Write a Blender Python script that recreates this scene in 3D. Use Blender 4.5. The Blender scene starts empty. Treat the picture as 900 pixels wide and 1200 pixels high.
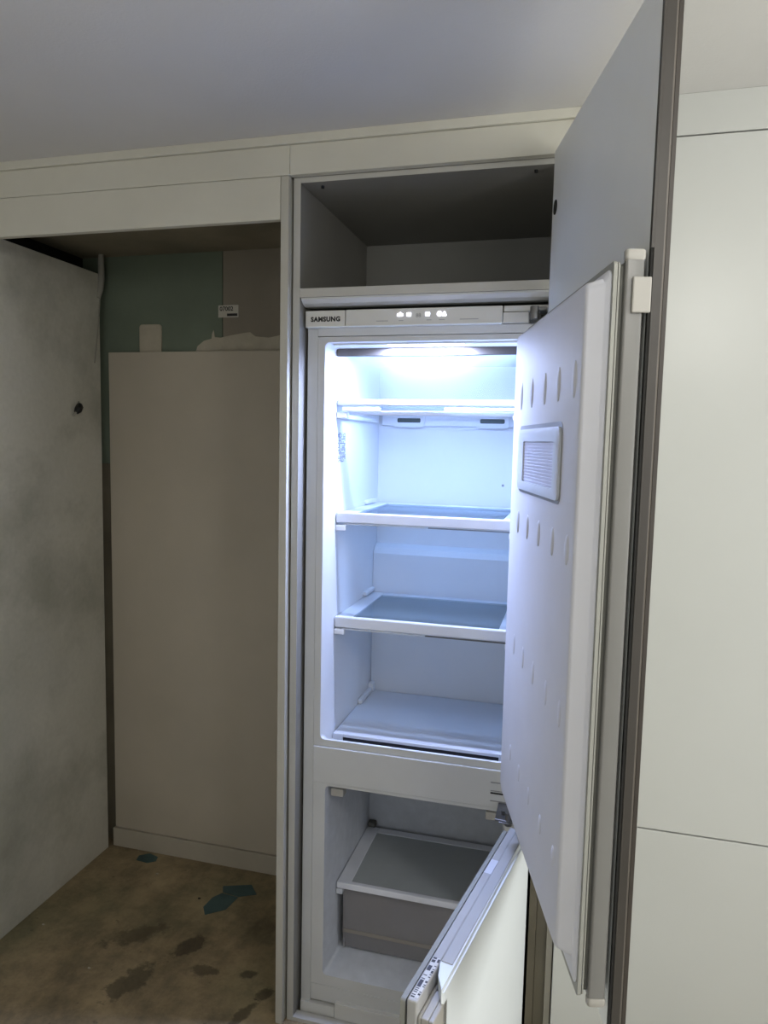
import bpy, bmesh, math, random
from mathutils import Matrix, Vector
random.seed(7)
scene = bpy.context.scene
COL = scene.collection

# ------------------------------------------------------------------ camera
def camera():
    yaw, pitch, roll = math.radians(-14.86), math.radians(-5.53), math.radians(1.2155)
    fwd = Vector((math.sin(yaw)*math.cos(pitch), math.cos(yaw)*math.cos(pitch), math.sin(pitch)))
    right = Vector((math.cos(yaw), -math.sin(yaw), 0)); up = right.cross(fwd)
    r2 = right*math.cos(roll) + up*math.sin(roll); u2 = -right*math.sin(roll) + up*math.cos(roll)
    cd = bpy.data.cameras.new('camera'); c = bpy.data.objects.new('camera', cd); COL.objects.link(c)
    m = Matrix(((r2.x, u2.x, -fwd.x, 0.0), (r2.y, u2.y, -fwd.y, -1.7), (r2.z, u2.z, -fwd.z, 1.6), (0, 0, 0, 1)))
    c.matrix_world = m
    cd.sensor_fit = 'VERTICAL'; cd.sensor_height = 36; cd.sensor_width = 27; cd.lens = 839/1200*36
    cd.clip_start = .05
    scene.camera = c
camera()

# ------------------------------------------------------------------ world, lights, exposure
w = bpy.data.worlds.new('daylight'); scene.world = w; w.use_nodes = True
w.node_tree.nodes['Background'].inputs['Color'].default_value = (.80, .90, 1.0, 1)
w.node_tree.nodes['Background'].inputs['Strength'].default_value = 1.0
def area(name, loc, rot, sx, sy, power, color):
    l = bpy.data.lights.new(name, 'AREA'); l.shape = 'RECTANGLE'; l.size = sx; l.size_y = sy
    l.energy = power; l.color = color
    o = bpy.data.objects.new(name, l); COL.objects.link(o); o.location = loc; o.rotation_euler = rot
    return o
# added daylight source at the made-up window in the right-hand wall (added_window_1 below)
area('added_window_daylight', (2.02, -1.05, 1.53), (0, math.radians(90), 0), 1.50, 1.35, 53, (1.0, 1.0, .985))
# weaker added daylight at the made-up window behind the camera (added_window_2 below)
area('added_rear_daylight', (-.55, -3.62, 1.52), (math.radians(90), 0, 0), 1.55, 1.25, 5, (1.0, .995, .97))
ADDED_LAMP_POWER = 12.5
vs = scene.view_settings
vs.view_transform = 'Standard'; vs.look = 'None'; vs.exposure = 0.15; vs.gamma = 1.0; vs.use_curve_mapping = False

# ------------------------------------------------------------------ materials
def s2l(c):
    return tuple(((v/255)/12.92 if v/255 <= .04045 else ((v/255+.055)/1.055)**2.4) for v in c)
class N:
    def __init__(s, name):
        s.m = bpy.data.materials.new(name); s.m.use_nodes = True; s.t = s.m.node_tree; s.n = s.t.nodes; s.l = s.t.links
        s.b = s.n['Principled BSDF']; s.o = s.n['Material Output']
        s.tc = s.n.new('ShaderNodeTexCoord')
    def add(s, kind, **kw):
        n = s.n.new(kind)
        for k, v in kw.items():
            if k.startswith('i_'):
                key = k[2:]; key = int(key) if key.isdigit() else key.replace('_', ' ')
                n.inputs[key].default_value = v
            else: setattr(n, k, v)
        return n
    def link(s, a, b): s.l.new(a, b)
    def noise(s, scale, detail=4, rough=.55, stretch=None):
        n = s.add('ShaderNodeTexNoise', i_Scale=scale, i_Detail=detail, i_Roughness=rough)
        if stretch:
            mp = s.add('ShaderNodeMapping'); mp.inputs['Scale'].default_value = stretch
            s.link(s.tc.outputs['Object'], mp.inputs['Vector']); s.link(mp.outputs[0], n.inputs['Vector'])
        else: s.link(s.tc.outputs['Object'], n.inputs['Vector'])
        return n
    def ramp(s, src, stops):
        r = s.add('ShaderNodeValToRGB'); e = r.color_ramp.elements
        while len(e) < len(stops): e.new(.5)
        for el, (p, c) in zip(e, stops):
            el.position = p; el.color = (c[0], c[1], c[2], 1)
        s.link(src, r.inputs[0]); return r
    def mix(s, a, b, fac, blend='MIX'):
        m = s.add('ShaderNodeMix', data_type='RGBA', blend_type=blend)
        for src, idx in ((fac, 0), (a, 6), (b, 7)):
            if isinstance(src, (int, float)): m.inputs[idx].default_value = src
            elif isinstance(src, tuple): m.inputs[idx].default_value = (*src[:3], 1)
            else: s.link(src, m.inputs[idx])
        return m.outputs[2]
    def bump(s, src, strength, dist=.002):
        b = s.add('ShaderNodeBump', i_Strength=strength, i_Distance=dist)
        s.link(src, b.inputs['Height']); s.link(b.outputs[0], s.b.inputs['Normal'])

MATS = {}
def mat(name, rgb, rough=.5, var=.05, scale=6, bump=0, bscale=120, metal=0, spec=.5, stretch=None):
    if name in MATS: return MATS[name]
    m = N(name); c = s2l(rgb)
    n = m.noise(scale, stretch=stretch)
    r = m.ramp(n.outputs['Fac'], [(.3, tuple(v*(1-var) for v in c)), (.7, tuple(min(1, v*(1+var)) for v in c))])
    m.link(r.outputs[0], m.b.inputs['Base Color'])
    m.b.inputs['Roughness'].default_value = rough; m.b.inputs['Metallic'].default_value = metal
    m.b.inputs['Specular IOR Level'].default_value = spec
    if bump: m.bump(m.noise(bscale, 3).outputs['Fac'], bump)
    MATS[name] = m.m; return m.m
def emis(name, rgb, strength):
    if name in MATS: return MATS[name]
    m = N(name); m.b.inputs['Base Color'].default_value = (*s2l(rgb), 1)
    m.b.inputs['Emission Color'].default_value = (*s2l(rgb), 1); m.b.inputs['Emission Strength'].default_value = strength
    MATS[name] = m.m; return m.m
def clear(name, rgb, opacity, rough=.1, base=None, translucent=0.0):
    """see-through sheet: part transparent, part glossy/diffuse body"""
    m = N(name); c = s2l(rgb)
    tr = m.add('ShaderNodeBsdfTransparent'); tr.inputs[0].default_value = (*c, 1)
    m.b.inputs['Base Color'].default_value = (*(s2l(base) if base else c), 1); m.b.inputs['Roughness'].default_value = rough
    body = m.b.outputs[0]
    if translucent:
        tl = m.add('ShaderNodeBsdfTranslucent'); tl.inputs[0].default_value = (*(s2l(base) if base else c), 1)
        mx = m.add('ShaderNodeMixShader', i_0=translucent); m.link(body, mx.inputs[1]); m.link(tl.outputs[0], mx.inputs[2]); body = mx.outputs[0]
    n = m.noise(9); r = m.ramp(n.outputs['Fac'], [(.2, (opacity*.94,)*3), (.8, (min(1, opacity*1.06),)*3)])
    mx = m.add('ShaderNodeMixShader'); m.link(r.outputs[0], mx.inputs[0]); m.link(tr.outputs[0], mx.inputs[1]); m.link(body, mx.inputs[2])
    m.link(mx.outputs[0], m.o.inputs['Surface'])
    MATS[name] = m.m; return m.m

def plaster_board():
    m = N('stained_plaster_board')
    base = s2l((206, 203, 190)); grey = s2l((174, 172, 158)); dark = s2l((128, 128, 112))
    a = m.noise(2.3, 6, .62); b = m.noise(1.5, 3, .5, (1, 1, .7)); f = m.noise(60, 3)
    r1 = m.ramp(a.outputs['Fac'], [(.46, base), (.66, grey)])
    r2 = m.ramp(b.outputs['Fac'], [(.52, (0, 0, 0)), (.72, (.5, .5, .5))])
    c = m.mix(r1.outputs[0], dark, r2.outputs[0])
    r3 = m.ramp(f.outputs['Fac'], [(.3, (.93, .93, .92)), (.7, (1, 1, 1))])
    c = m.mix(c, r3.outputs[0], 1.0, 'MULTIPLY')
    m.link(c, m.b.inputs['Base Color']); m.b.inputs['Roughness'].default_value = .9
    m.bump(f.outputs['Fac'], .25); return m.m

def floor_mat():
    m = N('bare_concrete_floor')
    a = m.noise(3.0, 8, .65, (1, .6, 1)); b = m.noise(26, 6, .6); g = m.noise(1.4, 4)
    c = m.ramp(a.outputs['Fac'], [(.30, s2l((84, 76, 58))), (.52, s2l((152, 135, 106))), (.72, s2l((172, 154, 122)))]).outputs[0]
    c = m.mix(c, s2l((102, 104, 78)), m.ramp(g.outputs['Fac'], [(.5, (0, 0, 0)), (.68, (.6, .6, .6))]).outputs[0])
    c = m.mix(c, s2l((40, 36, 28)), m.ramp(b.outputs['Fac'], [(.66, (0, 0, 0)), (.74, (.7, .7, .7))]).outputs[0])
    k2 = m.noise(9, 8, .75)
    c = m.mix(c, m.ramp(k2.outputs['Fac'], [(.36, (.62, .62, .60)), (.62, (1.08, 1.06, 1.0))]).outputs[0], 1.0, 'MULTIPLY')
    # damp spots and foot-sized stains left on the slab: (x, y, half-length, half-width, angle, colour)
    for (x, y, lx, ly, ang, col) in STAINS:
        mp = m.add('ShaderNodeMapping', vector_type='TEXTURE')
        mp.inputs['Location'].default_value = (x, y, 0); mp.inputs['Rotation'].default_value = (0, 0, math.radians(ang)); mp.inputs['Scale'].default_value = (lx, ly, 100)
        m.link(m.tc.outputs['Object'], mp.inputs['Vector'])
        ln = m.add('ShaderNodeVectorMath', operation='LENGTH'); m.link(mp.outputs[0], ln.inputs[0])
        d = m.noise(22, 6, .7); sc = m.add('ShaderNodeMath', operation='MULTIPLY_ADD'); sc.inputs[1].default_value = 2.4; sc.inputs[2].default_value = -1.2
        m.link(d.outputs['Fac'], sc.inputs[0])
        ad = m.add('ShaderNodeMath', operation='ADD'); m.link(ln.outputs['Value'], ad.inputs[0]); m.link(sc.outputs[0], ad.inputs[1])
        fr = m.ramp(ad.outputs[0], [(.70, (.62, .62, .62)), (1.0, (0, 0, 0))])
        c = m.mix(c, s2l(col), fr.outputs[0])
    m.link(c, m.b.inputs['Base Color']); m.b.inputs['Roughness'].default_value = .75
    m.bump(b.outputs['Fac'], .35, .003); return m.m

def print_mat(name, paper, ink, rows, cols, thr=.5, axes='XZ'):
    """flat print: rows of broken dark marks on paper"""
    m = N(name)
    sp = m.add('ShaderNodeSeparateXYZ'); m.link(m.tc.outputs['Generated'], sp.inputs[0])
    def mul(o, v):
        k = m.add('ShaderNodeMath', operation='MULTIPLY'); m.link(o, k.inputs[0]); k.inputs[1].default_value = v; return k.outputs[0]
    fl = m.add('ShaderNodeMath', operation='FLOOR'); m.link(mul(sp.outputs[axes[1]], rows), fl.inputs[0])
    fc = m.add('ShaderNodeMath', operation='FLOOR'); m.link(mul(sp.outputs[axes[0]], cols), fc.inputs[0])
    cb = m.add('ShaderNodeCombineXYZ'); m.link(fc.outputs[0], cb.inputs[0]); m.link(fl.outputs[0], cb.inputs[1])
    wn = m.add('ShaderNodeTexWhiteNoise', noise_dimensions='2D'); m.link(cb.outputs[0], wn.inputs['Vector'])
    gt = m.add('ShaderNodeMath', operation='GREATER_THAN'); m.link(wn.outputs['Value'], gt.inputs[0]); gt.inputs[1].default_value = thr
    ga = m.add('ShaderNodeMath', operation='FRACT'); m.link(mul(sp.outputs[axes[1]], rows), ga.inputs[0])
    g2 = m.add('ShaderNodeMath', operation='LESS_THAN'); m.link(ga.outputs[0], g2.inputs[0]); g2.inputs[1].default_value = .7
    mm = m.add('ShaderNodeMath', operation='MULTIPLY'); m.link(gt.outputs[0], mm.inputs[0]); m.link(g2.outputs[0], mm.inputs[1])
    m.link(m.mix(s2l(paper), s2l(ink), mm.outputs[0]), m.b.inputs['Base Color']); m.b.inputs['Roughness'].default_value = .6
    return m.m

# ------------------------------------------------------------------ mesh helpers
def B(): return bmesh.new()
def box(bm, x0, x1, y0, y1, z0, z1, bev=0.0, seg=2):
    x0, x1 = min(x0, x1), max(x0, x1); y0, y1 = min(y0, y1), max(y0, y1); z0, z1 = min(z0, z1), max(z0, z1)
    vs = [bm.verts.new((x, y, z)) for x in (x0, x1) for y in (y0, y1) for z in (z0, z1)]
    q = [(0, 1, 3, 2), (4, 6, 7, 5), (0, 4, 5, 1), (2, 3, 7, 6), (0, 2, 6, 4), (1, 5, 7, 3)]
    fs = [bm.faces.new([vs[i] for i in f]) for f in q]
    if bev:
        bev = min(bev, .45*min(x1-x0, y1-y0, z1-z0))
        es = {e for f in fs for e in f.edges}
        bmesh.ops.bevel(bm, geom=list(es), offset=bev, segments=seg, affect='EDGES', profile=.5)
    return bm
def prism(bm, pts, axis, a, b):
    """pts 2-D polygon extruded along axis from a to b"""
    def P(p, v):
        return {'x': (v, p[0], p[1]), 'y': (p[0], v, p[1]), 'z': (p[0], p[1], v)}[axis]
    A = [bm.verts.new(P(p, a)) for p in pts]; Bv = [bm.verts.new(P(p, b)) for p in pts]
    bm.faces.new(A); bm.faces.new(Bv[::-1]); n = len(pts)
    for i in range(n): bm.faces.new((A[i], Bv[i], Bv[(i+1) % n], A[(i+1) % n]))
    bmesh.ops.recalc_face_normals(bm, faces=bm.faces[:]); return bm
def cyl(bm, p0, p1, r, seg=16, r2=None):
    p0, p1 = Vector(p0), Vector(p1); d = (p1-p0); L = d.length; q = d.to_track_quat('Z', 'Y').to_matrix().to_4x4()
    bmesh.ops.create_cone(bm, cap_ends=True, segments=seg, radius1=r, radius2=r if r2 is None else r2, depth=L, matrix=Matrix.Translation((p0+p1)/2) @ q); return bm
def tube(bm, pts, r, seg=10):
    pts = [Vector(p) for p in pts]; rs = r if isinstance(r, (list, tuple)) else [r]*len(pts); prev = None; rings = []
    for i, p in enumerate(pts):
        d = (pts[min(i+1, len(pts)-1)] - pts[max(i-1, 0)]).normalized()
        a = d.cross(Vector((0.3, 1, .2))).normalized(); b = d.cross(a)
        rings.append([bm.verts.new(p + (a*math.cos(k*2*math.pi/seg) + b*math.sin(k*2*math.pi/seg))*rs[i]) for k in range(seg)])
    for A, Bq in zip(rings, rings[1:]):
        for k in range(seg): bm.faces.new((A[k], A[(k+1) % seg], Bq[(k+1) % seg], Bq[k]))
    bm.faces.new(rings[0]); bm.faces.new(rings[-1][::-1])
    bmesh.ops.recalc_face_normals(bm, faces=bm.faces[:]); return bm
def rr(x0, x1, z0, z1, r, n=5):
    out = []
    for cx, cz, a0 in ((x1-r, z1-r, 0), (x0+r, z1-r, 90), (x0+r, z0+r, 180), (x1-r, z0+r, 270)):
        for k in range(n+1):
            a = math.radians(a0 + 90*k/n); out.append((cx + r*math.cos(a), cz + r*math.sin(a)))
    return out
def loft(bm, loops, cap0=False, cap1=False, closed=False):
    R = [[bm.verts.new(p) for p in l] for l in loops]; n = len(R[0])
    pairs = list(zip(R, R[1:])) + ([(R[-1], R[0])] if closed else [])
    for a, b in pairs:
        for i in range(n): bm.faces.new((a[i], a[(i+1) % n], b[(i+1) % n], b[i]))
    if cap0: bm.faces.new(R[0])
    if cap1: bm.faces.new(R[-1][::-1])
    bmesh.ops.recalc_face_normals(bm, faces=bm.faces[:]); return bm
def L3(loop, y): return [(p[0], y, p[1]) for p in loop]

ORG = {}
def worg(o): return ORG.get(o.name, Vector((0, 0, 0)))
def obj(name, bm, material, parent=None, local=False, smooth=False):
    """one mesh object; vertices given in world space (or in the parent's own frame when local)"""
    me = bpy.data.meshes.new(name)
    if not local:
        o0 = worg(parent) if parent else Vector((0, 0, 0))
        if o0.length: bmesh.ops.translate(bm, verts=bm.verts[:], vec=-o0)
    if smooth:
        for f in bm.faces: f.smooth = True
    bm.to_mesh(me); bm.free(); me.materials.append(material)
    if smooth:
        try: me.set_sharp_from_angle(angle=math.radians(40))
        except Exception: pass
    o = bpy.data.objects.new(name, me); COL.objects.link(o)
    if parent: o.parent = parent; ORG[o.name] = worg(parent)
    return o
def base(name, loc, label, cat, group=None):
    o = bpy.data.objects.new(name, None); COL.objects.link(o); o.location = loc; o.empty_display_size = .05
    ORG[o.name] = Vector(loc); tag(o, label, cat, group); return o
def tag(o, label=None, cat=None, group=None, kind=None):
    for k, v in (('label', label), ('category', cat), ('group', group), ('kind', kind)):
        if v: o[k] = v
    return o
def struct(name, bm, m, label=None, cat=None, parent=None):
    o = obj(name, bm, m, parent)
    if parent is None: tag(o, label, cat, kind='structure')
    return o
def text(body, size, bold, material, name, parent, matrix, depth=.0004, space=1.0):
    cu = bpy.data.curves.new(name, 'FONT'); cu.body = body; cu.size = size; cu.extrude = depth; cu.offset = bold
    cu.align_x = 'CENTER'; cu.align_y = 'CENTER'; cu.resolution_u = 3; cu.space_character = space
    t = bpy.data.objects.new('tmp', cu); COL.objects.link(t)
    dg = bpy.context.evaluated_depsgraph_get(); me = bpy.data.meshes.new_from_object(t.evaluated_get(dg))
    bpy.data.objects.remove(t); bpy.data.curves.remove(cu)
    me.transform(matrix); me.materials.clear(); me.materials.append(material); me.name = name
    o = bpy.data.objects.new(name, me); COL.objects.link(o)
    if parent: o.parent = parent
    return o

# ------------------------------------------------------------------ palette
M_white = mat('white_melamine', (226, 227, 222), .42, .03, 3, .04, 300)
M_carc = mat('carcass_melamine', (140, 138, 131), .5, .04, 5, .06, 260)
M_frieze = mat('cream_frieze_paint', (200, 197, 183), .5, .05, 4, .06, 200)
M_front = mat('satin_white_front', (186, 187, 182), .33, .025, 2.2, .03, 260)
M_ceil = mat('ceiling_paper', (198, 196, 192), .9, .04, 2, .25, 160)
M_wall = mat('room_wall_paint', (200, 197, 188), .85, .05, 2, .15, 120)
M_olive = mat('olive_edge_band', (124, 118, 102), .55, .08, 10)
M_edge = mat('taupe_edge_band', (60, 56, 51), .5, .08, 12)
M_edge2 = mat('light_edge_line', (106, 100, 92), .45, .06, 12)
M_edged = mat('dark_edge_band', (56, 50, 44), .5, .10, 14)
M_body = mat('fridge_body_plastic', (198, 199, 197), .45, .03, 7, .04, 300)
M_liner = mat('fridge_liner_plastic', (222, 224, 226), .5, .02, 5, spec=.3)
M_fliner = mat('freezer_liner_frosted', (196, 200, 206), .7, .06, 30, .3, 240)
M_shelf = mat('shelf_frame_plastic', (214, 217, 222), .35, .03, 7)
M_doorliner = mat('door_liner_plastic', (216, 217, 223), .62, .035, 5, .03, 30, spec=.25)
M_doorend = mat('door_shell_metal', (122, 121, 117), .4, .03, 8, .05, 200)
M_fzbody = mat('freezer_door_body', (176, 175, 172), .45, .03, 8)
M_gasket = mat('rubber_gasket', (150, 150, 142), .6, .04, 20)
M_gasketd = mat('gasket_groove_rubber', (96, 96, 90), .7, .05, 20)
M_black = mat('black_plastic', (16, 16, 17), .5, .1, 20)
M_void = mat('dark_shade_and_crumb', (26, 25, 22), .9, .15, 8)  # near-black paints in the shade of cavity and door gap; also cup, crumb
M_grey = mat('grey_metal_trim', (128, 122, 116), .35, .04, 10, metal=.25)
M_panel = mat('control_panel_plastic', (206, 205, 199), .4, .025, 9)
M_ink = mat('black_ink', (22, 21, 22), .5, .05, 30)
M_faint = mat('grey_ink', (142, 142, 142), .5, .05, 30)
M_steel = mat('hinge_steel', (118, 118, 118), .3, .15, 40, metal=.85)
M_cream = mat('cream_plastic_clip', (166, 163, 155), .5, .03, 9)
M_frdoor = mat('white_door_steel', (232, 238, 240), .35, .02, 4)
M_niche = mat('niche_back_panel', (176, 167, 150), .6, .06, 3, .08, 180)
M_green = mat('green_plasterboard', (104, 114, 98), .85, .10, 5, .2, 150)
M_paper = mat('grey_plasterboard_paper', (134, 126, 112), .85, .08, 5, .2, 150)
M_dust = mat('niche_top_board', (122, 114, 96), .8, .2, 4, .2, 80)
M_putty = mat('dried_putty', (172, 164, 146), .85, .08, 22, .4, 90)
M_base = mat('baseboard_paint', (170, 162, 146), .6, .06, 6, .08, 150)
M_teal = mat('teal_tape', (60, 84, 84), .6, .18, 14, .2, 120)
M_cable = mat('white_cable_sheath', (150, 147, 136), .6, .06, 20)
M_glass = clear('shelf_glass', (232, 240, 244), .30, .15, base=(196, 210, 220), translucent=.45)
M_fglass = clear('freezer_shelf_glass', (170, 180, 180), .6, .3, base=(205, 210, 210))
M_flap = clear('frosted_flap', (246, 250, 253), .045, .4, base=(216, 226, 232), translucent=.6)
M_drawer = clear('smoked_drawer_plastic', (205, 205, 208), .5, .35, base=(172, 169, 170))
M_added_pane = clear('added_window_pane', (250, 250, 250), .05, .05)
M_lamp = emis('fridge_led', (214, 228, 255), 7)
M_icon = emis('lit_icon', (232, 230, 255), 5)
STAINS = [(-1.20, .02, .10, .045, 65, (44, 42, 30)), (-1.11, .20, .07, .038, 50, (36, 31, 24)), (-1.02, .12, .045, .03, 10, (50, 42, 32)),
          (-1.30, .20, .11, .04, 40, (70, 62, 46)), (-.88, .145, .03, .018, 20, (20, 18, 15)), (-.80, .09, .03, .022, 60, (20, 18, 15)), (-.83, .0, .06, .02, 70, (34, 29, 22))]

# ------------------------------------------------------------------ the room
CZ = 2.34
struct('floor', box(B(), -1.95, 2.0, -3.5, .72, -.08, 0), floor_mat(), 'bare brown stained concrete floor of the alcove', 'floor')
struct('ceiling', box(B(), -1.95, 2.0, -3.5, .72, CZ, CZ+.08), M_ceil, 'plain off-white papered ceiling', 'ceiling')
struct('wall_room_left', box(B(), -1.95, -1.86, -3.5, .72, 0, CZ), M_wall, 'plain wall of the room beyond the left of the alcove', 'wall')
wr = B(); box(wr, -1.95, -1.35, -3.6, -3.5, 0, CZ); box(wr, .25, 2.0, -3.6, -3.5, 0, CZ); box(wr, -1.35, .25, -3.6, -3.5, 0, .88); box(wr, -1.35, .25, -3.6, -3.5, 2.16, CZ)
struct('wall_room_rear', wr, M_wall, 'plain wall behind the camera', 'wall')
wb = B()
box(wb, 1.9, 2.0, -3.5, -1.75, 0, CZ); box(wb, 1.9, 2.0, -.35, .0, 0, CZ); box(wb, 1.9, 2.0, -1.75, -.35, 0, .76); box(wb, 1.9, 2.0, -1.75, -.35, 2.30, CZ)
struct('wall_right', wb, M_wall, 'room wall with the added daylight window to the right', 'wall')
wf = B()
for (y0, y1, z0, z1) in ((-1.75, -1.70, .76, 2.30), (-.40, -.35, .76, 2.30), (-1.75, -.35, .76, .81), (-1.75, -.35, 2.25, 2.30), (-1.075, -1.025, .81, 2.25)):
    box(wf, 1.93, 1.98, y0, y1, z0, z1, .004)
win = struct('added_window_1', wf, M_white, 'white framed unseen window added to let in daylight from the right', 'window')  # made-up window, put in to supply light from the right
obj('added_window_pane', box(B(), 1.953, 1.957, -1.70, -1.075, .81, 2.25), M_added_pane, win)
obj('added_window_pane', box(B(), 1.953, 1.957, -1.025, -.40, .81, 2.25), M_added_pane, win)
wf = B()
for (x0, x1, z0, z1) in ((-1.35, -1.30, .88, 2.16), (.20, .25, .88, 2.16), (-1.35, .25, .88, .93), (-1.35, .25, 2.11, 2.16), (-.575, -.525, .93, 2.11)):
    box(wf, x0, x1, -3.58, -3.53, z0, z1, .004)
win2 = struct('added_window_2', wf, M_white, 'white framed unseen window added for light in the wall behind the camera', 'window')  # invented rear window, only there to carry extra daylight
obj('added_window_pane', box(B(), -1.30, -.575, -3.557, -3.553, .93, 2.11), M_added_pane, win2)
obj('added_window_pane', box(B(), -.525, .20, -3.557, -3.553, .93, 2.11), M_added_pane, win2)
# unseen round ceiling light added for brightness, right of and behind the camera
LX = .45
cl = base('added_ceiling_light', (.45, -1.5, CZ), 'round white ceiling light added to brighten the room, out of view on the right', 'lamp')
clb = B(); cyl(clb, (.45, -1.5, CZ-.025), (.45, -1.5, CZ-.0005), .20, 40); obj('added_ceiling_plate', clb, M_white, cl)
cld = B(); loft(cld, [[(LX+q*math.cos(k*math.pi/20), -1.5+q*math.sin(k*math.pi/20), CZ-.0255-d) for k in range(40)] for q, d in ((.19, 0), (.186, .03), (.165, .055), (.12, .07), (.05, .077))], True, True)
obj('added_diffuser', cld, emis('added_lit_diffuser', (255, 252, 244), 3.0), cl, smooth=True)
pl = bpy.data.lights.new('added_ceiling_glow', 'POINT'); pl.energy = ADDED_LAMP_POWER; pl.color = (1.0, .985, .95); pl.shadow_soft_size = .12
plo = bpy.data.objects.new('added_ceiling_glow', pl); COL.objects.link(plo); plo.parent = cl; plo.location = (0, 0, -.24)
struct('bounce_floor', box(B(), -1.86, 1.9, -3.5, -.34, 0, .003), mat('pale_bounce_sheet', (186, 180, 166), .6, .06, 3), 'unseen pale floor covering added for bounce light in front of the cabinets', 'floor')  # unseen pale floor added to bounce light up at the doors
struct('wall_front_right', box(B(), .66, 2.0, 0, .1, 0, CZ), M_wall, 'plain wall beyond the right-hand cupboard', 'wall')

# alcove: back wall with its boards, left lining board, top board
wbk = struct('wall_back', box(B(), -1.95, .66, .665, .72, 0, CZ), M_dust, 'back wall of the empty alcove clad in boards', 'wall')
obj('green_board', box(B(), -1.86, -1.2295, .648, .665, 1.5, 2.30, .001), M_green, wbk)
obj('grey_board', box(B(), -1.2265, -.735, .647, .665, 1.5, 2.30, .001), M_paper, wbk)
lp = obj('lower_panel', box(B(), -1.683, -.735, .630, .647, .074, 1.91, .0015), M_niche, wbk)
struct('baseboard_back', box(B(), -1.690, -.735, .622, .648, 0, .0725, .002), M_base, 'low grey skirting board along the foot of the alcove back', 'baseboard')
struct('wall_left', box(B(), -1.716, -1.70, .024, .606, 0, 2.187, .001), plaster_board(), 'stained off-white lining board on the left side of the alcove', 'wall')
struct('alcove_void_shade', box(B(), -1.86, -1.80, .024, .648, 0, 2.30), M_void, 'near-black board for the shade of the cavity behind the stained lining board', 'wall')  # shade of the void is painted into this near-black board
struct('ceiling_alcove', box(B(), -1.86, -.735, .024, .665, 2.256, 2.275), M_dust, 'dusty dark board roofing the alcove', 'ceiling')

# frieze, fascia and cornice strips under the ceiling
def strip(name, x0, x1, y0, y1, z0, z1, label, m=None, bev=.0012): return struct(name, box(B(), x0, x1, y0, y1, z0, z1, bev), m or M_frieze, label, 'trim')
strip('trim_1', -1.86, -.7085, 0, .02, 2.2475, 2.318, 'cream frieze board above the alcove opening')
strip('trim_2', -.7075, -.001, 0, .02, 2.2475, 2.318, 'cream frieze board above the refrigerator cabinet')
strip('trim_3', -1.86, -.7325, 0, .02, 2.144, 2.2465, 'cream fascia board spanning the top of the alcove opening')
strip('trim_4', -1.86, -.001, -.008, .02, 2.3185, CZ, 'narrow cornice strip where frieze meets ceiling')
strip('trim_5', 0, .66, -.02, .0, 2.2565, CZ, 'white frieze board above the right-hand cupboard', M_front)

# ------------------------------------------------------------------ tall cabinet around the refrigerator
cab = base('tall_cabinet', (-.37, .3, 0), 'tall white built-in cabinet housing the refrigerator, its long door swung open', 'cabinet')
obj('cover_panel', box(B(), -.731, -.7105, 0, .62, 0, 2.2465, .001), mat('cover_panel_cream', (180, 177, 165), .5, .04, 5), cab)
obj('side_panel', box(B(), -.7055, -.687, .022, .62, 0, 2.252, .001), M_carc, cab)
obj('side_panel', box(B(), -.061, -.043, .022, .62, 0, 2.252, .001), M_carc, cab)
obj('edge_band', box(B(), -.061, -.043, .0205, .0219, .0, 2.247), M_olive, cab)
obj('filler_strip', box(B(), -.0425, -.0165, .024, .60, 0, 2.246, .001), M_olive, cab)
obj('cover_panel', box(B(), -.016, -.001, .0, .62, 0, 2.2465, .001), mat('cover_edge', (164, 159, 146), .5), cab)
M_band = mat('pale_edge_band', (182, 180, 172), .5, .04, 10)
obj('edge_band', box(B(), -.7053, -.6872, .0208, .0219, .0, 2.2460), M_band, cab)
obj('edge_band', box(B(), -.6870, -.0612, .0208, .0219, 2.2342, 2.2460), M_band, cab)
obj('top_panel', box(B(), -.687, -.061, .022, .62, 2.234, 2.252, .001), M_carc, cab)
obj('rear_panel', box(B(), -.687, -.061, .602, .612, .0, 2.234), M_carc, cab)
obj('edge_band', box(B(), -.6868, -.0612, .0208, .0219, 1.9582, 1.9798, .0003), M_band, cab)
obj('shelf', box(B(), -.687, -.061, .022, .602, 1.958, 1.980, .0015), M_carc, cab)
obj('base_panel', box(B(), -.7055, -.061, .0205, .0475, .0, .012, .001), M_band, cab)
obj('shelf_trim', prism(B(), [(.023, 1.9575), (.023, 1.953), (.034, 1.9445), (.050, 1.9395), (.075, 1.9395), (.075, 1.9575)], 'x', -.684, -.064), M_body, cab)
for x in (-.640, -.118): obj('shelf_pin', cyl(B(), (x, .05, 2.228), (x, .05, 2.235), .004, 12), M_black, cab)

def door_frame_obj(parent, name, P, adeg, bm, material, smooth=False):
    o = obj(name, bm, material, parent, local=True, smooth=smooth)
    o0 = worg(parent); o.location = Vector(P) - o0; o.rotation_euler = (0, 0, math.radians(adeg-90)); return o
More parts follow.
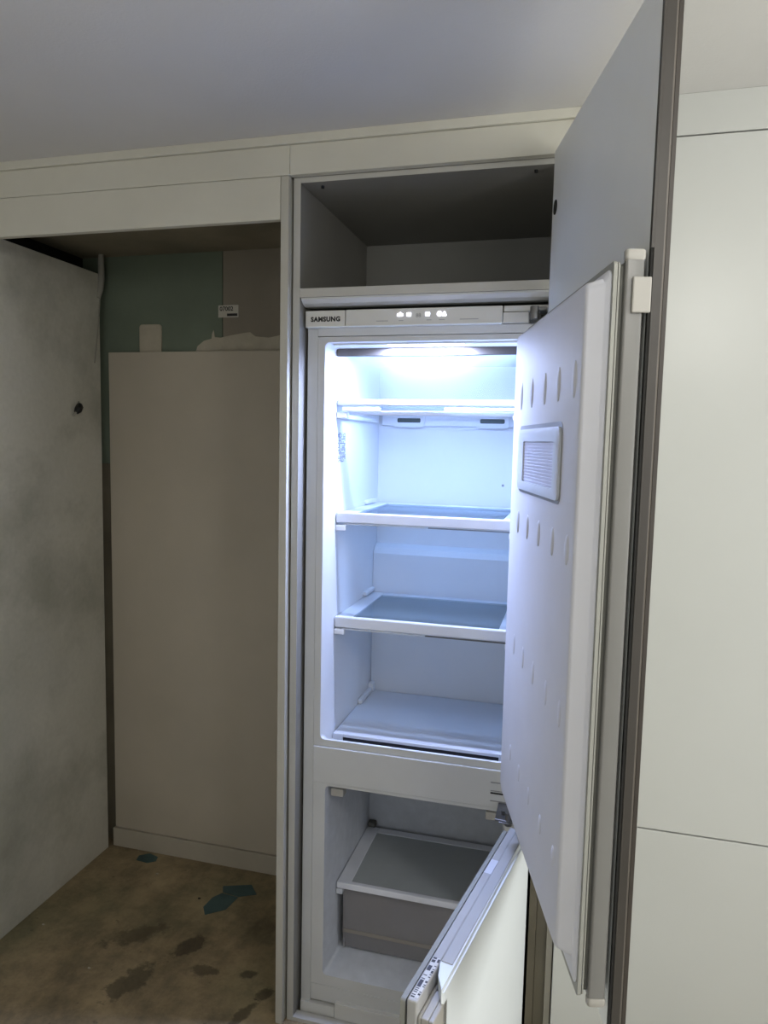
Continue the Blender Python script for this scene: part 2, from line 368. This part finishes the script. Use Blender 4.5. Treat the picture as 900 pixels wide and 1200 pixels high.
# furniture door: local x runs from hinge to free edge, local y goes outward (0 = inner face)
PF, AF = (-.069, -.039, 0), 15.03
fd = door_frame_obj(cab, 'door', PF, AF, box(B(), -.022, .5960, 0, .0170, .700, 2.2445, .0008), M_white)
ebm = B(); box(ebm, .5961, .6042, .0040, .0170, .700, 2.2445, .0004); box(ebm, .5961, .6042, .0001, .0041, 1.8760, 2.2445)
obj('edge_band', ebm, M_edge, fd, local=True)
obj('gap_shade_strip', box(B(), .5961, .6034, .0001, .0039, .700, 1.8755), M_void, fd, local=True)  # dark strip painted in for the shade between the two doors; no seal
obj('edge_line', box(B(), -.022, .6038, .0171, .0196, .700, 2.2445), M_edge2, fd, local=True)
obj('front_panel', box(B(), -.022, .6032, .0197, .0262, .700, 2.2445, .0008), M_front, fd, local=True)
obj('front_edge_band', box(B(), .6033, .6046, .0198, .0261, .700, 2.2445, .0003), M_edged, fd, local=True)
hc = B(); cyl(hc, (.0065, -.0012, 2.118), (.0065, .004, 2.118), .0155, 24); obj('hinge_cup', hc, M_void, fd, local=True)

# ------------------------------------------------------------------ refrigerator
FR = base('refrigerator', (-.374, .3, .02), 'white built-in refrigerator freezer with both doors open and its light on', 'refrigerator')
XC = -.374
# outer housing behind the face
hb = B()
box(hb, -.651, -.645, .10, .595, .05, 1.925); box(hb, -.103, -.097, .10, .595, .05, 1.925); box(hb, -.645, -.103, .589, .595, .05, 1.925)
box(hb, -.645, -.103, .10, .589, 1.895, 1.925); box(hb, -.645, -.103, .10, .589, .05, .060)
obj('housing', hb, M_body, FR)
# face frames and liners
def face(name, o, h, r):
    bm = B(); O = rr(*o, .001); H = rr(*h, r)
    loft(bm, [L3(O, .11), L3(O, .0600), L3(H, .0600), L3(H, .064)]); return obj(name, bm, M_body, FR)
face('face_frame', (-.6505, -.0975, .7825, 1.8655), (-.632, -.116, .801, 1.8525), .013)
face('freezer_face_frame', (-.6505, -.0975, .0935, .6805), (-.616, -.132, .124, .672), .012)
def liner(name, h, r, material, yb, steps):
    bm = B(); loops = []
    for (y, ins, dz) in steps:
        loops.append(L3(rr(h[0]+ins, h[1]-ins, h[2]+dz, h[3]-ins, max(r-ins*.3, .004)), y))
    loft(bm, loops, cap1=True)
    return obj(name, bm, material, FR, smooth=True)
ln = liner('liner', (-.632, -.116, .801, 1.8525), .013, M_liner, .545, [(.0600, 0, 0), (.062, .0012, .001), (.066, .002, .0015), (.080, .0052, -.006), (.095, .0080, -.021), (.110, .0095, -.032), (.14, .0105, -.032), (.545, .0135, -.032)])
lf = liner('freezer_liner', (-.616, -.132, .124, .672), .012, M_fliner, .47, [(.0600, 0, 0), (.064, .002, .002), (.09, .006, .006), (.12, .010, .010), (.47, .012, .012)])
# liner: forward step of the lower back wall, vents, air slots
obj('back_step', prism(B(), [(.548, 1.275), (.515, 1.262), (.505, 1.245), (.505, .771), (.548, .771)], 'x', -.6175, -.131), M_liner, ln)
pv = B(); box(pv, -.606, -.140, .536, .544, 1.655, 1.700, .002); obj('duct_cover', pv, M_liner, ln)
for x in (-.517, -.253):
    v = B(); O = rr(x-.050, x+.050, 1.651, 1.689, .010); H = rr(x-.038, x+.038, 1.665, 1.679, .004)
    loft(v, [L3(O, .536), L3(O, .531), L3(H, .531), L3(H, .538)]); obj('vent_frame', v, M_liner, ln)
    obj('vent_slot', box(B(), x-.039, x+.039, .5345, .5365, 1.664, 1.680), M_grey if False else mat('vent_dark', (84, 92, 88), .7), ln)
obj('sensor_dot', cyl(B(), (-.215, .5435, 1.475), (-.215, .547, 1.475), .004, 12), M_faint, ln)
# rating label on the left wall of the liner
obj('rating_label', box(B(), -.6215, -.6207, .140, .205, 1.545, 1.625), print_mat('label_print', (214, 216, 222), (128, 130, 140), 21, 9, .40, 'YZ'), ln)
# header, flanges, mullion, lower trims
obj('header_strip', box(B(), -.6505, -.0975, .057, .11, 1.867, 1.8875, .001), M_body, FR)
obj('flange', box(B(), -.679, -.6512, .060, .075, .0, 1.8875, .0008), M_body, FR)
obj('flange', box(B(), -.0968, -.069, .060, .075, .0, 1.8875, .0008), M_body, FR)
mu = obj('mullion', box(B(), -.6505, -.0975, .056, .090, .6815, .7815, .002), M_body, FR)
for z0, z1, m in ((.748, .751, M_faint), (.7265, .7285, M_faint), (.7195, .7235, M_black), (.6995, .7020, M_faint)):
    obj('hinge_slot', box(B(), -.171, -.100, .0550, .0562, z0, z1), m, mu)
obj('lower_trim', box(B(), -.6505, -.0975, .0595, .12, .045, .0925, .001), M_body, FR)
obj('vent_plate', box(B(), -.678, -.577, .052, .12, -.0, .038, .0012), M_panel, FR)
obj('vent_plate', box(B(), -.575, -.075, .048, .12, -.0, .056, .0012), M_panel, FR)
# control panel
cp = obj('control_panel', box(B(), -.5730, -.1830, .0445, .11, 1.8885, 1.9290, .0015), M_panel, FR)
bd = obj('badge_block', box(B(), -.680, -.5745, .0435, .11, 1.8885, 1.9285, .0015), M_panel, FR)
obj('chrome_lip', box(B(), -.680, -.183, .0425, .06, 1.8872, 1.8898, .001), M_frdoor, cp)
def facing(x, z, y):   # text lying in the x-z plane, read from -y
    o0 = worg(FR); return Matrix.Translation(Vector((x, y, z)) - o0) @ Matrix.Rotation(math.pi/2, 4, 'X')
text('SAMSUNG', .0158, .0008, M_ink, 'brand_lettering', bd, facing(-.626, 1.9065, .0433), space=1.12)
for x, kind in ((-.4325, 'c'), (-.4105, 's'), (-.3635, 's'), (-.3345, 'd'), (-.3225, 't')):
    ib = B(); y0, y1 = .0432, .0446; z = 1.9135; 
    if kind == 'c': box(ib, x-.007, x+.007, y0, y1, z-.003, z+.0022); cyl(ib, (x+.0005, y0, z+.002), (x+.0005, y1, z+.002), .0036, 12)
    elif kind == 's': box(ib, x-.0052, x+.0052, y0, y1, z-.0042, z+.0042, .0006)
    elif kind == 'd': cyl(ib, (x, y0, z), (x, y1, z), .0058, 16)
    else: prism(ib, [(x-.005, z-.005), (x+.005, z-.005), (x+.0035, z+.001), (x, z+.006), (x-.0035, z+.001)], 'y', y0, y1)
    obj('lit_icon', ib, M_icon, cp)
text('88', .013, 0, M_faint, 'digit_display', cp, facing(-.3865, 1.9105, .0443))
for x, wd in ((-.430, .012), (-.360, .012), (-.328, .014), (-.478, .030), (-.262, .045)):
    obj('printed_caption', box(B(), x-wd/2, x+wd/2, .0441, .0446, 1.8985, 1.9005), mat('caption_ink', (160, 160, 160), .5), cp)
# top hinge with its cover
obj('hinge_cover', box(B(), -.1815, -.1215, .0445, .11, 1.8885, 1.9130, .001), M_panel, FR)
hg = obj('top_hinge', box(B(), -.180, -.075, .046, .10, 1.9145, 1.9285, .001), M_panel, FR)
hk = B(); cyl(hk, (-.108, .030, 1.893), (-.108, .030, 1.922), .010, 18); box(hk, -.118, -.080, .028, .05, 1.914, 1.921, .001); box(hk, -.095, -.080, -.010, .04, 1.906, 1.911, .001)
obj('hinge_pin', hk, M_steel, hg)
# lamp under the roof of the upper compartment
obj('lamp_strip', box(B(), -.575, -.173, .145, .176, 1.8385, 1.8412, .001), emis('strip_led', (200, 218, 255), 4), FR)
lamp = obj('lamp', box(B(), -.470, -.278, .071, .100, 1.8440, 1.8475, .001), M_lamp, FR)
obj('lamp_cover', box(B(), -.612, -.136, .070, .104, 1.8455, 1.8485), M_liner, FR)
fl = area('fridge_lamp_light', (-.374, .160, 1.838), (math.radians(-6), 0, 0), .40, .030, 8.5, (.49, .59, 1.0)); fl.data.spread = math.radians(180); fl.parent = FR; fl.location = Vector((-.374, .160, 1.838)) - worg(FR)
f2 = area('fridge_front_lamp_light', (-.374, .086, 1.8425), (0, 0, 0), .20, .022, 10, (.50, .60, 1.0)); f2.parent = FR; f2.location = Vector((-.374, .086, 1.8425)) - worg(FR)
# frosted flap of the top compartment with grey trim
fp = obj('flap', box(B(), -.619, -.129, .120, .124, 1.713, 1.8255), M_flap, FR)
obj('flap_trim', box(B(), -.619, -.129, .114, .128, 1.8235, 1.8445, .001), mat('flap_trim_grey', (98, 93, 89), .75, .04, 10, spec=.1), fp)
# glass shelves
def shelf(z, yf, yb, rim, drop, x0=-.6195, x1=-.1285, name='shelf', gm=M_glass, fm=M_shelf, thick=.010):
    bm = B()
    box(bm, x0, x0+rim, yf, yb, z-thick, z, .002); box(bm, x1-rim, x1, yf, yb, z-thick, z, .002)
    box(bm, x0+rim, x1-rim, yb-.030, yb, z-thick, z, .002); box(bm, x0, x1, yf-.004, yf+.012, z-drop, z+.002, .003)
    s = obj(name, bm, fm, FR)
    obj('glass_pane', box(B(), x0+rim-.002, x1-rim+.002, yf+.010, yb-.028, z-.006, z-.0015), gm, s)
    return s
def support(s, z, yf, x0=-.6215, x1=-.1265):
    for xa, xb in ((x0, x0+.030), (x1-.030, x1)):
        b = B(); box(b, xa, xb, yf-.004, yf+.02, z-.050, z-.034, .003); box(b, xa, xa+.012 if xa < -.4 else xb, yf+.02, .48, z-.050, z-.038, .003); obj('rail', b, M_liner, s)
    for xa, xb in ((x0, x0+.014), (x1-.014, x1)):
        obj('stop_block', box(B(), xa, xb, .40, .50, z+.001, z+.014, .004), M_liner, s)
s1 = shelf(1.710, .128, .50, .030, .014)
support(s1, 1.712, .128)
obj('lower_rail', box(B(), -.600, -.140, .150, .160, 1.672, 1.684, .002), M_shelf, s1)
obj('shelf_slider', box(B(), -.605, -.500, .122, .140, 1.680, 1.692, .002), M_shelf, s1); obj('shelf_slider', box(B(), -.330, -.135, .122, .140, 1.683, 1.692, .002), M_frdoor, s1)
s2 = shelf(1.408, .134, .525, .046, .026); support(s2, 1.410, .134)
obj('front_rod', box(B(), -.600, -.370, .131, .136, 1.3775, 1.3805, .001), M_shelf, s2); obj('front_rod', box(B(), -.366, -.140, .131, .136, 1.3775, 1.3805, .001), M_faint, s2)
s3 = shelf(1.121, .134, .490, .046, .028); support(s3, 1.123, .134)
obj('front_rod', box(B(), -.600, -.370, .131, .136, 1.0880, 1.0910, .001), M_shelf, s3); obj('front_rod', box(B(), -.366, -.140, .131, .136, 1.0880, 1.0915, .001), M_steel, s3)
# loose bottom plate over the crisper floor with dark slot below its front lip
bp = obj('bottom_plate', box(B(), -.619, -.129, .134, .500, .784, .7925, .003), M_shelf, FR)
b = B(); box(b, -.619, -.590, .128, .136, .7700, .7930, .002); box(b, -.160, -.129, .128, .136, .7700, .7930, .002); box(b, -.590, -.160, .128, .136, .7835, .7930, .002); obj('front_lip', b, M_shelf, bp)
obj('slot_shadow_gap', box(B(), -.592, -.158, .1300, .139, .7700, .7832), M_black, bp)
for xa in (-.619, -.143): obj('stop_block', box(B(), xa, xa+.014, .36, .49, .7930, .808, .004), M_liner, bp)
obj('corner_post', box(B(), -.6195, -.600, .475, .504, .7930, .822, .004), M_liner, bp)
# freezer shelf, drawer, catches
s4 = shelf(.352, .136, .449, .040, .016, -.603, -.145, 'freezer_shelf', M_fglass, mat('freezer_shelf_frame', (218, 220, 226), .45))
obj('rail', box(B(), -.605, -.585, .132, .30, .318, .334, .003), M_fliner, s4)
obj('stop_block', box(B(), -.601, -.575, .440, .462, .353, .370, .004), M_gasketd, s4)
dr = B(); 
prism(dr, [(.150, .325), (.150, .200), (.165, .140), (.172, .140), (.157, .200), (.157, .325)], 'x', -.588, -.160)
box(dr, -.588, -.582, .157, .44, .142, .320); box(dr, -.166, -.160, .157, .44, .142, .320); box(dr, -.588, -.160, .434, .44, .142, .320); box(dr, -.588, -.160, .168, .44, .138, .145)
dw = obj('drawer', dr, M_drawer, FR)
obj('drawer_band', box(B(), -.586, -.162, .1475, .1500, .196, .206), mat('drawer_band_plastic', (140, 134, 126), .5), dw)
for x in (-.585, -.165): obj('catch', box(B(), x-.018, x+.018, .070, .10, .640, .662, .003), M_cream, FR)

# ---- upper refrigerator door (same swing as the furniture door); local y = -(distance from the furniture door)
PD, AD = (-.069, -.039, 0), 15.03
sh = B(); box(sh, -.010, .5975, -.0325, -.0065, .7560, 1.8600, .004, 3)
ud = door_frame_obj(FR, 'refrigerator_door', PD, AD, sh, M_doorend)
eb = B(); loft(eb, [[(x, y, z) for x, y in rr(.592, .6005, -.0325, -.0058, .004)] for z in (.7575, 1.8600)], True, True)
obj('end_rail', eb, M_doorend, ud, local=True, smooth=True)
for z0, z1 in ((.7440, .7570), (1.8600, 1.8745)):
    e = B(); loft(e, [[(x, y, z) for x, y in rr(.588-d, .6020-d*.5, -.0335+d, -.0048-d, .0045)] for z, d in ((z0, .0015), (z0+.002, 0), (z1-.002, 0), (z1, .0015))], True, True)
    obj('end_cap', e, M_cream, ud, local=True, smooth=True)
def ring(x0, x1, z0, z1, wd, y0, y1, r=.006):
    bm = B(); O = rr(x0, x1, z0, z1, r); I = rr(x0+wd, x1-wd, z0+wd, z1-wd, max(r-wd, .002))
    loft(bm, [L3(O, y0), L3(O, y1), L3(I, y1), L3(I, y0)], closed=True); return bm
obj('gasket_groove', ring(.000, .592, .762, 1.856, .020, -.0388, -.0322), M_gasketd, ud, local=True)
obj('gasket', ring(.000, .5965, .758, 1.8585, .020, -.0412, -.0388), M_gasket, ud, local=True)
obj('gasket_groove', ring(.003, .593, .761, 1.8555, .020, -.0426, -.0412), M_gasketd, ud, local=True)
obj('gasket_lip', ring(.000, .5975, .757, 1.8590, .026, -.0480, -.0426), M_gasket, ud, local=True)
dl = B(); loops = []
for (x0, x1, z0, z1, r, y) in ((.012, .5900, .770, 1.850, .012, -.0400), (.012, .5900, .770, 1.850, .012, -.0500), (.018, .5860, .792, 1.8440, .012, -.0535),
                              (.030, .5830, .808, 1.8400, .014, -.0560), (.036, .5775, .814, 1.8350, .016, -.0745), (.040, .5735, .8165, 1.8325, .018, -.0780), (.046, .5680, .822, 1.8275, .018, -.0795)):
    loops.append([(p[0], y, p[1]) for p in rr(x0, x1, z0, z1, r)])
loft(dl, loops, True, True); dlo = obj('door_liner', dl, M_doorliner, ud, local=True, smooth=True)
# framed vent cover in the door liner, its ribs, and the bin lugs
vf = B(); O = rr(.130, .474, 1.512, 1.632, .014); O2 = rr(.138, .466, 1.520, 1.624, .012); H = rr(.183, .438, 1.530, 1.608, .004)
loft(vf, [L3(O, -.0790), L3(O, -.0835), L3(O2, -.0855), L3(H, -.0845), L3(H, -.0800)]); obj('vent_cover', vf, M_shelf, ud, local=True, smooth=True)
obj('vent_shadow_gap', ring(.124, .480, 1.506, 1.640, .008, -.0800, -.0785, .016), M_faint, ud, local=True)
vr = obj('vent_grille', box(B(), .183, .438, -.0806, -.0797, 1.530, 1.608), mat('grille_plastic', (214, 214, 226), .45), ud, local=True)
rme = None
for i in range(13):
    b = B(); box(b, .185, .436, -.0822, -.0806, 1.5335+i*.0059-.0014, 1.5335+i*.0059+.0014)
    if rme is None:
        ro = obj('grille_slat', b, mat('grille_plastic', (214, 214, 226)), ud, local=True)
    else:
        b.free(); ro = bpy.data.objects.new('grille_slat', rme); COL.objects.link(ro); ro.parent = ud; ro.location = (0, 0, i*.0059)
    rme = rme or ro.data
def lug(x, z0, z1, wd=.018, hh=.0034):
    b = B(); bmesh.ops.create_uvsphere(b, u_segments=14, v_segments=8, radius=1.0)
    bmesh.ops.scale(b, vec=(wd/2*1.3, hh, (z1-z0)/2), verts=b.verts[:]); bmesh.ops.translate(b, verts=b.verts[:], vec=(x, -.0792, (z0+z1)/2))
    obj('bin_lug', b, M_doorliner, ud, local=True, smooth=True)
for x in (.125, .228, .338, .438, .535): lug(x, 1.672, 1.730)
for x in (.138, .234, .334, .440, .535): lug(x, 1.418, 1.466)
for x in (.145, .240, .335, .440, .535): lug(x, 1.160, 1.205, .016, .002)
for x in (.150, .245, .340, .440, .535): lug(x, .930, .965, .016, .002)
# clip joining the two doors at their free edge
obj('joining_clip', box(B(), .6010, .6065, -.0232, .0030, 1.7875, 1.8365, .0018), M_cream, ud, local=True)

# ---- freezer door: local y = outward from its inner face
PZ, AZ = (-.112, -.038, 0), -11.2
ib = B(); box(ib, 0, .600, 0, .0185, .090, .690, .003)
fz = door_frame_obj(FR, 'freezer_door', PZ, AZ, ib, M_fzbody)
ob = B()
prism(ob, [(0, .0190), (.500, .0190), (.528, .0270), (.556, .0440), (.552, .0475), (0, .0475)], 'z', .088, .6905)
bmesh.ops.bevel(ob, geom=[e for e in ob.edges if abs(e.verts[0].co.z-.6905) < 1e-5 and abs(e.verts[1].co.z-.6905) < 1e-5 and e.verts[0].co.y > .047 and e.verts[1].co.y > .047], offset=.007, segments=3, affect='EDGES')
obj('top_cap', box(B(), .001, .495, .0195, .0405, .6906, .6925, .0008), M_fzbody, fz, local=True)
obj('outer_shell', ob, M_frdoor, fz, local=True)
hb = B(); box(hb, .500, .5985, .0190, .0250, .090, .664, .002); box(hb, .535, .5985, .0385, .0475, .090, .664, .002); box(hb, .53, .598, .0250, .0385, .650, .664, .002)
obj('handle_rim', hb, M_cream, fz, local=True)
obj('handle_recess', box(B(), .545, .560, .0250, .0385, .090, .650), M_edged, fz, local=True)
obj('gasket_groove', ring(.012, .588, .102, .678, .018, -.0040, 0), M_gasketd, fz, local=True)
obj('gasket', ring(.006, .597, .096, .683, .024, -.0130, -.0040), M_gasket, fz, local=True)
fl2 = B(); loft(fl2, [[(p[0], y, p[1]) for p in rr(x0, x1, z0, z1, .012)] for (x0, x1, z0, z1, y) in ((.035, .570, .125, .650, -.001), (.035, .570, .125, .650, -.018), (.050, .555, .14, .635, -.03))], True, True)
obj('door_liner', fl2, M_doorliner, fz, local=True, smooth=True)
obj('barcode_sticker', box(B(), .490, .592, .0035, .0165, .6900, .6906), print_mat('barcode_print', (206, 206, 202), (52, 52, 58), 1.4, 46, .52, 'XY'), fz, local=True)
obj('clear_tape', box(B(), .150, .205, .002, .018, .6900, .6905), mat('pale_tape', (214, 216, 222), .3), fz, local=True)
# middle hinge
mh = obj('middle_hinge', box(B(), -.150, -.082, -.028, .058, .6935, .6985, .001), M_steel, FR)
hk = B(); cyl(hk, (-.118, -.020, .684), (-.118, -.020, .716), .009, 16); cyl(hk, (-.132, .002, .690), (-.132, .002, .708), .006, 12); box(hk, -.140, -.112, -.030, .0, .690, .6935, .001); obj('hinge_pin', hk, M_steel, mh)

# ------------------------------------------------------------------ right-hand cupboard
cb = base('tall_cupboard', (.33, .3, 0), 'tall closed white cupboard to the right of the open refrigerator door', 'cabinet')
obj('carcass', box(B(), .001, .655, 0.0, .62, .0, 2.245, .001), M_carc, cb)
obj('door', box(B(), .002, .655, -.02, -.0005, .7285, 2.2535, .0012), M_front, cb)
obj('door', box(B(), .002, .655, -.02, -.0005, .060, .7250, .0012), M_front, cb)
obj('plinth', box(B(), .002, .655, -.004, -.0005, .0, .056), M_front, cb)

# ------------------------------------------------------------------ small things in the alcove
tag(obj('wall_sticker', box(B(), -1.244, -1.166, .6458, .6468, 2.028, 2.070), mat('sticker_paper', (186, 181, 168), .6)), 'small white printed sticker across the joint of the two alcove boards', 'sticker')
obj('sticker_block', box(B(), -1.210, -1.170, .6453, .6458, 2.032, 2.041), M_ink, bpy.data.objects['wall_sticker'])
text('07002', .021, .0004, M_ink, 'sticker_print', bpy.data.objects['wall_sticker'], Matrix.Translation((-1.212, .6455, 2.057)) @ Matrix.Rotation(math.pi/2, 4, 'X'), .0002)
pt = B(); loft(pt, [L3(rr(-1.560, -1.470, 1.905, 2.010, .012), y) for y in (.648, .642)] + [L3(rr(-1.556, -1.474, 1.905, 2.006, .010), .640)], False, True)
tag(obj('putty_patch', pt, M_putty), 'upright rectangular cream patch on the dark green board', 'patch')
pts = [(-1.335, 1.905), (-1.325, 1.93), (-1.30, 1.948), (-1.27, 1.955), (-1.268, 1.972), (-1.262, 1.985), (-1.257, 1.96), (-1.235, 1.958), (-1.19, 1.966), (-1.15, 1.972), (-1.12, 1.975), (-1.10, 1.960), (-1.05, 1.955), (-1.01, 1.962), (-.99, 1.976), (-.95, 1.982), (-.90, 1.975), (-.86, 1.984), (-.735, 1.98), (-.735, 1.905)]
tag(obj('putty_smear', prism(B(), pts, 'y', .6445, .648), M_putty), 'ragged cream smear of filler along the top of the lower alcove panel', 'patch')
cbm = B(); tube(cbm, [(-1.694, .612, 2.262), (-1.693, .610, 2.22), (-1.690, .606, 2.17), (-1.692, .602, 2.13), (-1.696, .596, 2.10)], [.010, .011, .011, .010, .007], 12)
cc = obj('cable', cbm, M_cable, smooth=True); tag(cc, 'white cable hanging from the top of the alcove beside the lining board', 'cable')
tb = B(); tube(tb, [(-1.692, .600, 2.115), (-1.694, .594, 2.04), (-1.696, .585, 1.96), (-1.697, .575, 1.90), (-1.6975, .570, 1.865)], .0022, 8); obj('thin_wire', tb, M_cable, cc, smooth=True)
wp = base('wire_stub', (-1.70, .463, 1.695), 'small black plug with bare white ends on the stained lining board', 'plug')
b = B(); tube(b, [(-1.688, .452, 1.682), (-1.686, .460, 1.690), (-1.686, .468, 1.702), (-1.690, .474, 1.710)], [.008, .013, .013, .009], 12); obj('plug_body', b, M_black, wp, smooth=True)
for q in ((( -1.690, .472, 1.708), (-1.698, .480, 1.722)), ((-1.688, .454, 1.684), (-1.698, .448, 1.670))):
    b = B(); cyl(b, q[0], q[1], .0045, 10, .0025); obj('bare_end', b, M_cable, wp)
def flat(name, pts, label, m=M_teal, z1=.002, cat='tape', group=None):
    return tag(obj(name, prism(B(), pts, 'z', .0004, z1), m), label, cat, group)
flat('tape_scrap', [(-1.552, .588), (-1.520, .612), (-1.478, .600), (-1.470, .575), (-1.495, .555), (-1.545, .560)], 'small teal tape scrap on the floor near the alcove corner')
flat('tape_scrap', [(-1.155, .508), (-1.060, .545), (-1.020, .500), (-1.075, .470), (-1.140, .478)], 'teal tape scrap nearest the skirting, touching another scrap')
flat('tape_scrap', [(-1.140, .472), (-1.075, .466), (-1.085, .395), (-1.140, .350), (-1.165, .385), (-1.160, .440)], 'teal tape scrap in front of the one by the skirting', z1=.0016)
random.seed(3)
def crumb(x, y, r, label, m):
    b = B(); bmesh.ops.create_icosphere(b, subdivisions=1, radius=r)
    for v in b.verts: v.co *= random.uniform(.7, 1.2)
    bmesh.ops.scale(b, vec=(1.4, 1, .5), verts=b.verts[:]); bmesh.ops.translate(b, verts=b.verts[:], vec=(x, y, -min(v.co.z for v in b.verts)))
    tag(obj('plaster_crumb', b, m), label, 'debris')
crumb(-1.62, .155, .004, 'tiny pale crumb on the floor right at the foot of the lining board', M_putty)
crumb(-1.35, .03, .004, 'tiny pale crumb on the open floor at lower left', M_putty)
crumb(-1.42, .505, .004, 'tiny pale crumb on the floor near the small tape scrap', M_putty)
crumb(-1.20, .42, .005, 'tiny dark crumb on the floor left of the paired tape scraps', M_void)
